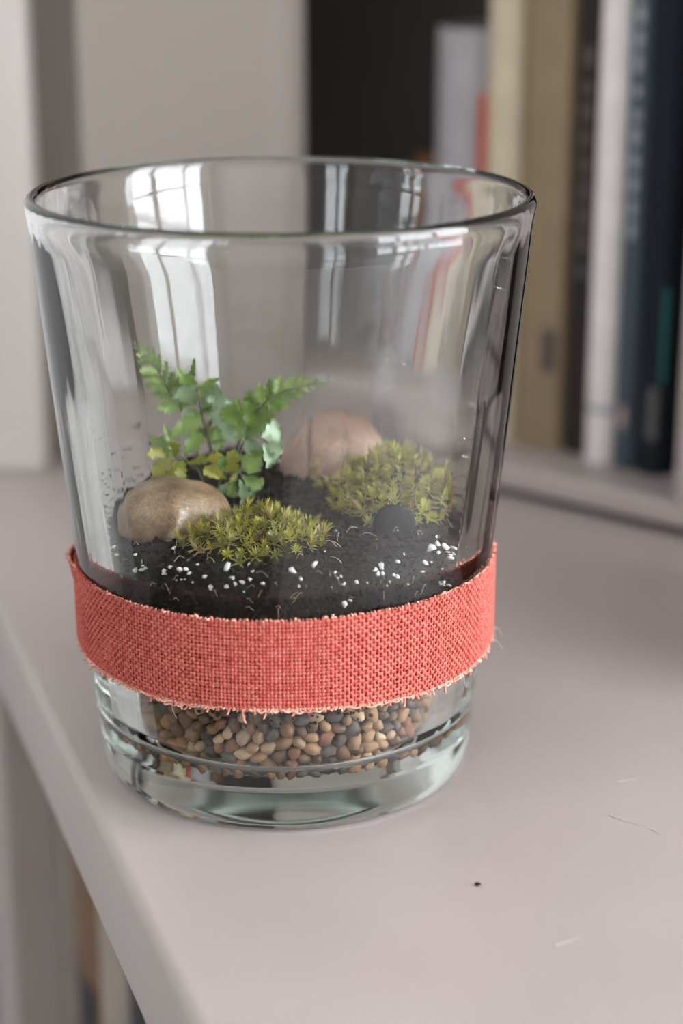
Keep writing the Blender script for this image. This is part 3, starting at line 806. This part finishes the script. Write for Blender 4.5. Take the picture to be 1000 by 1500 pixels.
def atf(px, py, Y): return at(px, py + 14, Y)
fern = empty('fern', (-.019, .016, hs(-.019, .016)))
FO = Vector(fern.location)
tag(fern, 'small green fern with two lobed fronds and yellow lower leaves', 'fern')
def spline(P, n):
    P = [Vector(p) for p in P]; out = []
    Q = [P[0] * 2 - P[1]] + P + [P[-1] * 2 - P[-2]]
    for i in range(len(P) - 1):
        for k in range(n):
            t = k / n; a, b, c, d = Q[i:i + 4]
            out.append(.5 * ((2 * b) + (c - a) * t + (2 * a - 5 * b + 4 * c - d) * t * t + (3 * b - a - 3 * c + d) * t ** 3))
    out.append(P[-1]); return out
def frond(pix, start, pairs, L0, mm, tipm=None, ang=52, smat='fernstem', rad0=.00042, width=1.0):
    P = spline([atf(*q) - FO for q in pix], 10); n = len(P)
    st = tubes('frond', [[tuple(p) for p in P]], [(rad0, .00012)], M[smat], fern)
    for i in range(pairs):
        t = start + (1 - start) * (i + .2) / pairs
        k = min(n - 2, int(t * (n - 1))); p = P[k].lerp(P[k + 1], t * (n - 1) - k); d = (P[k + 1] - P[k]).normalized()
        l = L0 * (1 - (i / pairs) ** 1.3 * .80) * random.uniform(.9, 1.08)
        for s in (-1, 1):
            dd = Matrix.Rotation(s * R(ang - 14 * i / pairs + random.uniform(-6, 6)), 3, VIEW) @ d
            dd = dd + Vector((0, random.uniform(-.25, .25), -.05))
            put_leaf(st, p + d * (0.0004 * s), dd, l, 'pinna', mm, random.uniform(-.35, .35), width)
    put_leaf(st, P[-2], P[-1] - P[-3], L0 * .32, 'pinna', tipm or mm, 0, .8)
    return st
Y = .013
frond([(296, 700, Y), (288, 668, Y), (272, 615, Y), (248, 578, Y - .001), (218, 538, Y - .003), (191, 508, Y - .004)], .47, 8, .0069, 'fern', width=1.0)
frond([(318, 700, Y + .001), (340, 655, Y), (362, 615, Y - .002), (390, 588, Y - .003), (428, 571, Y - .004), (470, 563, Y - .005)], .36, 9, .0071, 'fern', width=1.05)
# the broad blue-green blades in the middle, each on the stem that carries it
f3 = tubes('frond', [[tuple(p) for p in spline([atf(310, 700, .012) - FO, atf(306, 650, .010) - FO, atf(292, 600, .008) - FO, atf(285, 560, .008) - FO], 8)]], [(.0004, .00015)], M['fernstem'], fern)
def leaves(st, items, Y0):
    for (x0, y0, x1, y1, kind, mm, wd) in items:
        a = atf(x0, y0, Y0 + random.uniform(-.002, .002)) - FO; b = atf(x1, y1, Y0 + random.uniform(-.004, .002)) - FO
        put_leaf(st, a, b - a, (b - a).length, kind, mm, random.uniform(-.4, .4), wd)
leaves(f3, [(286, 580, 262, 545, 'pinna', 'fern', .9), (288, 572, 318, 556, 'pinna', 'fern', .8), (290, 600, 322, 580, 'fan', 'fernpale', .8), (290, 590, 312, 565, 'fan', 'fern', .9),
            (294, 606, 330, 612, 'fan', 'fernpale', .9), (284, 596, 268, 572, 'fan', 'fernpale', .9), (292, 612, 250, 628, 'pinna', 'fern', 1.0), (296, 622, 325, 640, 'fan', 'fern', 1.0),
            (276, 562, 282, 530, 'pinna', 'fern', .8), (300, 585, 338, 590, 'pinna', 'fernpale', .9)], .009)
f4 = tubes('frond', [[tuple(p) for p in spline([atf(325, 705, .010) - FO, atf(345, 660, .007) - FO, atf(365, 632, .005) - FO, atf(392, 640, .003) - FO], 8)]], [(.0004, .00015)], M['fernstem'], fern)
leaves(f4, [(352, 640, 348, 600, 'fan', 'fern', .9), (358, 632, 372, 655, 'fan', 'fernpale', .9), (362, 628, 392, 612, 'pinna', 'fern', 1.0), (375, 632, 408, 625, 'fan', 'fernpale', .9), (380, 640, 400, 668, 'fan', 'fernpale', 1.0),
            (385, 640, 412, 648, 'fan', 'fernpale', .9), (345, 640, 322, 618, 'fan', 'fernpale', .9), (350, 622, 330, 598, 'fan', 'fern', .9), (365, 622, 362, 590, 'pinna', 'fern', .9), (345, 655, 375, 672, 'fan', 'fern', .9)], .005)
f5 = tubes('frond', [[tuple(p) for p in spline([atf(298, 705, .008) - FO, atf(285, 675, .006) - FO, atf(262, 655, .004) - FO, atf(228, 642, .003) - FO], 8)]], [(.00035, .00012)], M['ferngreenstem'], fern)
leaves(f5, [(245, 648, 213, 655, 'pinna', 'fernyellow', .9), (258, 652, 216, 632, 'pinna', 'fern', .9), (262, 652, 238, 620, 'pinna', 'fern', .9), (270, 658, 290, 628, 'fan', 'fern', .9), (262, 662, 238, 700, 'fan', 'fernyellow', .7),
            (268, 664, 262, 700, 'pinna', 'fernyellow', 1.0), (258, 660, 252, 640, 'fan', 'fernyellow', .9), (275, 668, 300, 660, 'fan', 'fernyellow', .8), (250, 652, 218, 695, 'pinna', 'fernyellow', .8)], .004)
f6 = tubes('frond', [[tuple(p) for p in spline([atf(315, 710, .006) - FO, atf(328, 685, .004) - FO, atf(345, 680, .002) - FO, atf(365, 692, .001) - FO], 8)]], [(.00035, .00012)], M['ferngreenstem'], fern)
leaves(f6, [(325, 690, 312, 655, 'fan', 'fernyellow', .8), (335, 682, 340, 652, 'pinna', 'fernyellow', 1.1), (345, 680, 372, 664, 'fan', 'fern', .9), (352, 684, 378, 700, 'fan', 'fern', .9), (348, 690, 362, 722, 'fan', 'fernpale', .8), (335, 694, 318, 712, 'fan', 'fernpale', .8),
            (340, 690, 338, 715, 'fan', 'fern', .8), (320, 690, 300, 675, 'fan', 'fernyellow', .8), (330, 680, 322, 662, 'fan', 'fern', .8)], .002)

rl = random.Random(21)
for k in range(20):
    st_, cx_, cy_, yy_ = rl.choice(((f3, 296, 612, .010), (f4, 358, 645, .006), (f5, 268, 662, .005), (f6, 338, 690, .003), (f4, 345, 622, .008), (f6, 322, 678, .005)))
    a_ = rl.uniform(0, 6.28); l_ = rl.uniform(14, 24); x0_, y0_ = cx_ + rl.uniform(-14, 14), cy_ + rl.uniform(-12, 10)
    mm_ = rl.choice(('fern', 'fern', 'fernpale')) if st_ in (f3, f4) else rl.choice(('fernyellow', 'fern', 'fernyellow'))
    leaves(st_, [(x0_, y0_, x0_ + l_ * math.cos(a_), y0_ + l_ * math.sin(a_) * .8, rl.choice(('fan', 'pinna')), mm_, .85)], yy_)

# ------------------------------------------------------------------ the linen ribbon
M['linen'] = mat('coral_linen', (0.45, 0.080, 0.062, 1), (0.60, 0.165, 0.130, 1), scale=700, rough=.85, bump=.3, bscale=4000, spec=.2)
M['weaveshade'] = mat('weave_hole_shade', (0.20, 0.03, 0.025, 1), (0.26, 0.045, 0.035, 1), scale=500, rough=.95, spec=.1)  # darker copy of the linen, painted shade for the weave's holes
M['fringe'] = mat('frayed_linen', (0.62, 0.22, 0.16, 1), (0.82, 0.46, 0.36, 1), scale=420, rough=.9, spec=.15)
NW, NF = 364, 24
Zb, Zt = .0362, .0588
def band(th, t):
    """th array, t array in 0..1 -> radius, z of the cloth's middle surface"""
    r = .05445 + .00025 * np.sin(2 * th + 1.0) + .00015 * np.sin(5 * th) + .0003 * (1 - t) * np.sin(3 * th + 2)
    left = np.exp(-((th + 1.55) / .16) ** 2)
    r = r + left * (.0004 + .0016 * np.clip(t - .75, 0, 1) * 4) - .0002 * (t < .03)
    zt = Zt + .0006 * np.sin(th * 1.0 + .3) + .00025 * np.sin(4 * th) - .0010 * np.exp(-((th + 1.25) / .3) ** 2)
    zb = Zb + .0005 * np.sin(th * 2 + 2.2) + .0004 * np.sin(5 * th + 1) - .0010 * np.exp(-((th - 1.2) / .5) ** 2) * 0
    return r, zb + (zt - zb) * t
ribbon = empty('ribbon', (0, 0, .03))
tag(ribbon, 'coral pink woven linen ribbon with frayed edges wrapped around the jar', 'ribbon')
RO = np.array([0, 0, .03])
AMP, TR = .00024, .00037
def cyl(r, th, z): return np.stack([r * np.sin(th), -r * np.cos(th), z], -1)
jt_w = np.cumsum(rng.normal(0, .00008, NW)); jt_w -= np.linspace(0, jt_w[-1], NW)
Vs = []; Fs = []; off = 0
def add_tube_grid(Pc, Nn, Tt_side, rad, closed):
    """Pc (n,3) centres, Nn normals, side vectors; elliptical section"""
    global off
    n = len(Pc); S = 6
    ang = np.arange(S) * 2 * math.pi / S
    ring = Pc[:, None, :] + rad[:, None, None] * (np.cos(ang)[None, :, None] * Tt_side[:, None, :] + .8 * np.sin(ang)[None, :, None] * Nn[:, None, :])
    Vs.append(ring.reshape(-1, 3))
    i = np.arange(n if closed else n - 1)[:, None]; k = np.arange(S)[None]
    i2 = (i + 1) % n; k2 = (k + 1) % S
    Fs.append(np.stack([i * S + k, i2 * S + k, i2 * S + k2, i * S + k2], -1).reshape(-1, 4) + off); off += n * S
SUB = 3
for j in range(NW):            # warp threads (vertical)
    v = np.arange(0, NF * SUB + 1) / (NF * SUB)
    phs = v * NF - .5
    th = np.full_like(v, 2 * math.pi * (j + .5) / NW) + jt_w[j] / .0545 + .0008 * np.sin(v * 9 + j * 1.7)
    r, z = band(th, v)
    sgn = 1 if j % 2 == 0 else -1
    r = r + sgn * AMP * np.cos(math.pi * phs) + rng.normal(0, .00003)
    Nn = np.stack([np.sin(th), -np.cos(th), 0 * th], -1); Sd = np.stack([np.cos(th), np.sin(th), 0 * th], -1)
    rad_ = TR * (1 + rng.normal(0, .10)) * (1 + .10 * np.sin(v * 40 + j))
    add_tube_grid(cyl(r, th, z) - RO, Nn, Sd, rad_, False)
for i in range(NF):            # weft threads (around)
    u = np.arange(NW * SUB) / (NW * SUB)
    th = u * 2 * math.pi; phs = u * NW - .5
    t = np.full_like(u, (i + .5) / NF) + .006 * np.sin(th * 9 + i * 2.1) * .4 + rng.normal(0, .0022)
    r, z = band((th + math.pi) % (2 * math.pi) - math.pi, t)
    sgn = -1 if i % 2 == 0 else 1
    r = r + sgn * AMP * np.cos(math.pi * phs)
    Nn = np.stack([np.sin(th), -np.cos(th), 0 * th], -1); Sd = np.stack([0 * th, 0 * th, 1 + 0 * th], -1)
    rad_ = TR * (1 + rng.normal(0, .08)) * (1 + .08 * np.sin(u * 500 + i))
    add_tube_grid(cyl(r, th, z) - RO, Nn, Sd, rad_, True)
wv = np_mesh('weave', np.concatenate(Vs), np.concatenate(Fs), M['linen'], ribbon, True); wv['kind'] = 'stuff'
# added dark sheet behind the weave, colours its holes as shaded
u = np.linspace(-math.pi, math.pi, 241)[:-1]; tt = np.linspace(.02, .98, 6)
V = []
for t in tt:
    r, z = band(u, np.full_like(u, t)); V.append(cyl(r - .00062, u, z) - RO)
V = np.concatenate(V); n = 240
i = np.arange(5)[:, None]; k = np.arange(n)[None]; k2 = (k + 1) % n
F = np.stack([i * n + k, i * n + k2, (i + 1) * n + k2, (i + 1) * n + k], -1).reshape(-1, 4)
np_mesh('hole_shade', V, F, M['weaveshade'], ribbon, True)
# frayed ends
paths = []; rads = []
for j in range(NW):
    th = 2 * math.pi * (j + .5) / NW + jt_w[j] / .0545
    tha = (th + math.pi) % (2 * math.pi) - math.pi
    for (t0, sg) in ((0.0, -1), (1.0, 1)):
        for rep in range(2 if sg < 0 else 1):
            r, z = band(np.array([tha]), np.array([t0])); r, z = float(r[0]), float(z[0])
            l = (abs(random.gauss(.0007, .0005)) + .0004) if sg < 0 else abs(random.gauss(.0003, .00025))
            if sg < 0 and random.random() < .06: l *= 2.2
            dth = random.gauss(0, .008) + (-.012 if sg < 0 and tha < -.2 else 0) * random.random(); dr = random.uniform(-.0003, .0010)
            p = []
            for q in np.linspace(-.15, 1, 6):
                a = tha + rep * .006 + dth * q * q; rr_ = r + dr * max(0, q) ** 2 - .0001
                p.append(tuple(cyl(np.array(rr_), np.array(a), np.array(z + sg * l * (q - .25 * max(0, q) ** 3))) - RO))
            paths.append(p); rads.append((TR * random.uniform(.7, 1.05), TR * random.uniform(.45, .85)))
fr = tubes('fringe', paths, rads, M['fringe'], ribbon, 'stuff', 5)
# pulled weft threads hanging along the lower edge and a few stray fibres
paths = []; rads = []
for (a0, a1, dz) in [(-.70, -.28, -.0007), (-.62, -.42, -.0014), (-.16, .02, -.0009), (-.02, .22, -.0011), (.25, .6, -.0008), (-1.2, -.95, -.0009), (.75, 1.05, -.0008)]:
    p = []; pp = random.uniform(0, 6)
    for q in np.linspace(0, 1, 26):
        a = a0 + (a1 - a0) * q; r, z = band(np.array([a]), np.array([0.0]))
        p.append(tuple(cyl(np.array(float(r[0]) + .0003 + .0003 * math.sin(q * 21 + pp)), np.array(a), np.array(float(z[0]) + dz * math.sin(math.pi * (.15 + .8 * q)) + .00025 * math.sin(q * 33 + pp))) - RO))
    paths.append(p); rads.append((TR * .8, TR * .4))
tubes('loose_thread', paths, rads, M['fringe'], ribbon, 'stuff', 6)
M['hair'] = mat('pale_fibre', (0.75, 0.66, 0.60, 1), rough=.8)
paths = []; rads = []
for (a, t, da, dr, dz) in [(1.45, .05, .08, .003, -.003), (1.5, 0, .10, .0015, -.0055), (1.35, 0, .03, .0035, -.002), (-1.4, .0, -.05, .003, -.003), (-1.1, 0, -.06, .0012, -.0035), (.9, 0, .09, .001, -.004), (-.6, 0, .12, .0008, -.0045)]:
    r, z = band(np.array([a]), np.array([t])); r, z = float(r[0]), float(z[0])
    paths.append([tuple(cyl(np.array(r + dr * q ** .7), np.array(a + da * q + .02 * math.sin(q * 5)), np.array(z + dz * q * q)) - RO) for q in np.linspace(0, 1, 14)]); rads.append((.00005, .00003))
tubes('stray_fibres', paths, rads, M['hair'], ribbon, 'stuff', 4)

# ------------------------------------------------------------------ droplets and specks on the jar
def water_mat():
    m, N, Lk, P = new_mat('water'); P.inputs['Transmission Weight'].default_value = 1; P.inputs['Roughness'].default_value = 0; P.inputs['IOR'].default_value = 1.33
    return m
M['water'] = water_mat()
pts = []; sz = []
for _ in range(90):
    a = random.choice((random.uniform(1.05, 1.55), random.uniform(1.05, 1.55), random.uniform(-1.5, -.9), random.uniform(-.6, 1.2))); z = random.uniform(.072, .135) if random.random() < .4 else random.uniform(.070, .100)
    s = random.uniform(.00022, .00055); r = r_in(z) - s * .35 - .0002
    pts.append((r * math.sin(a), -r * math.cos(a), z)); sz.append(s)
dr = lumps('water_droplets', pts, sz, M['water'], None, 'stuff', (.7, 1.0))
tag(dr, 'tiny water droplets clinging to the inside of the glass jar', 'droplets')

# crumb and lint on the ledge
def floor_at(px, py):
    d = FW + RT * (px - 500) / FPX - UP * (py - 750) / FPX; return Vector(CAM + d * (-CAM[2] / d[2]))
p = floor_at(700, 1298)
me = bpy.data.meshes.new('soil_crumb'); me.from_pydata([tuple(v) for v in LT[3] * np.array([1.2, .8, .6]) * .0008], [], [tuple(int(i) for i in f) for f in LF]); me.materials.append(M['crumb']); me.shade_smooth()
o = link('soil_crumb', me); o.location = (p.x, p.y, .0005); tag(o, 'single dark soil crumb lying on the shelf board in front of the jar', 'crumb')
M['lint'] = mat('white_lint', (0.52, 0.47, 0.45, 1), rough=.9)
for k, (pp, lab) in enumerate([([(893, 1195), (905, 1200), (925, 1206), (945, 1210)], 'thin white lint strand on the shelf board right of the jar'),
                               ([(953, 1216), (960, 1219), (968, 1224)], 'short white lint strand on the shelf board near the right edge'),
                               ([(905, 1146), (918, 1144), (932, 1143)], 'faint white lint strand on the shelf board level with the jar base'),
                               ([(812, 1386), (830, 1381), (850, 1374)], 'white lint strand on the shelf board near the bottom right')]):
    pth = [tuple(floor_at(*q) + Vector((0, 0, .00022))) for q in pp]
    o = tubes('lint', [[tuple(v) for v in spline(pth, 5)]], [(.00012, .00005)], M['lint'], None); tag(o, lab, 'lint')
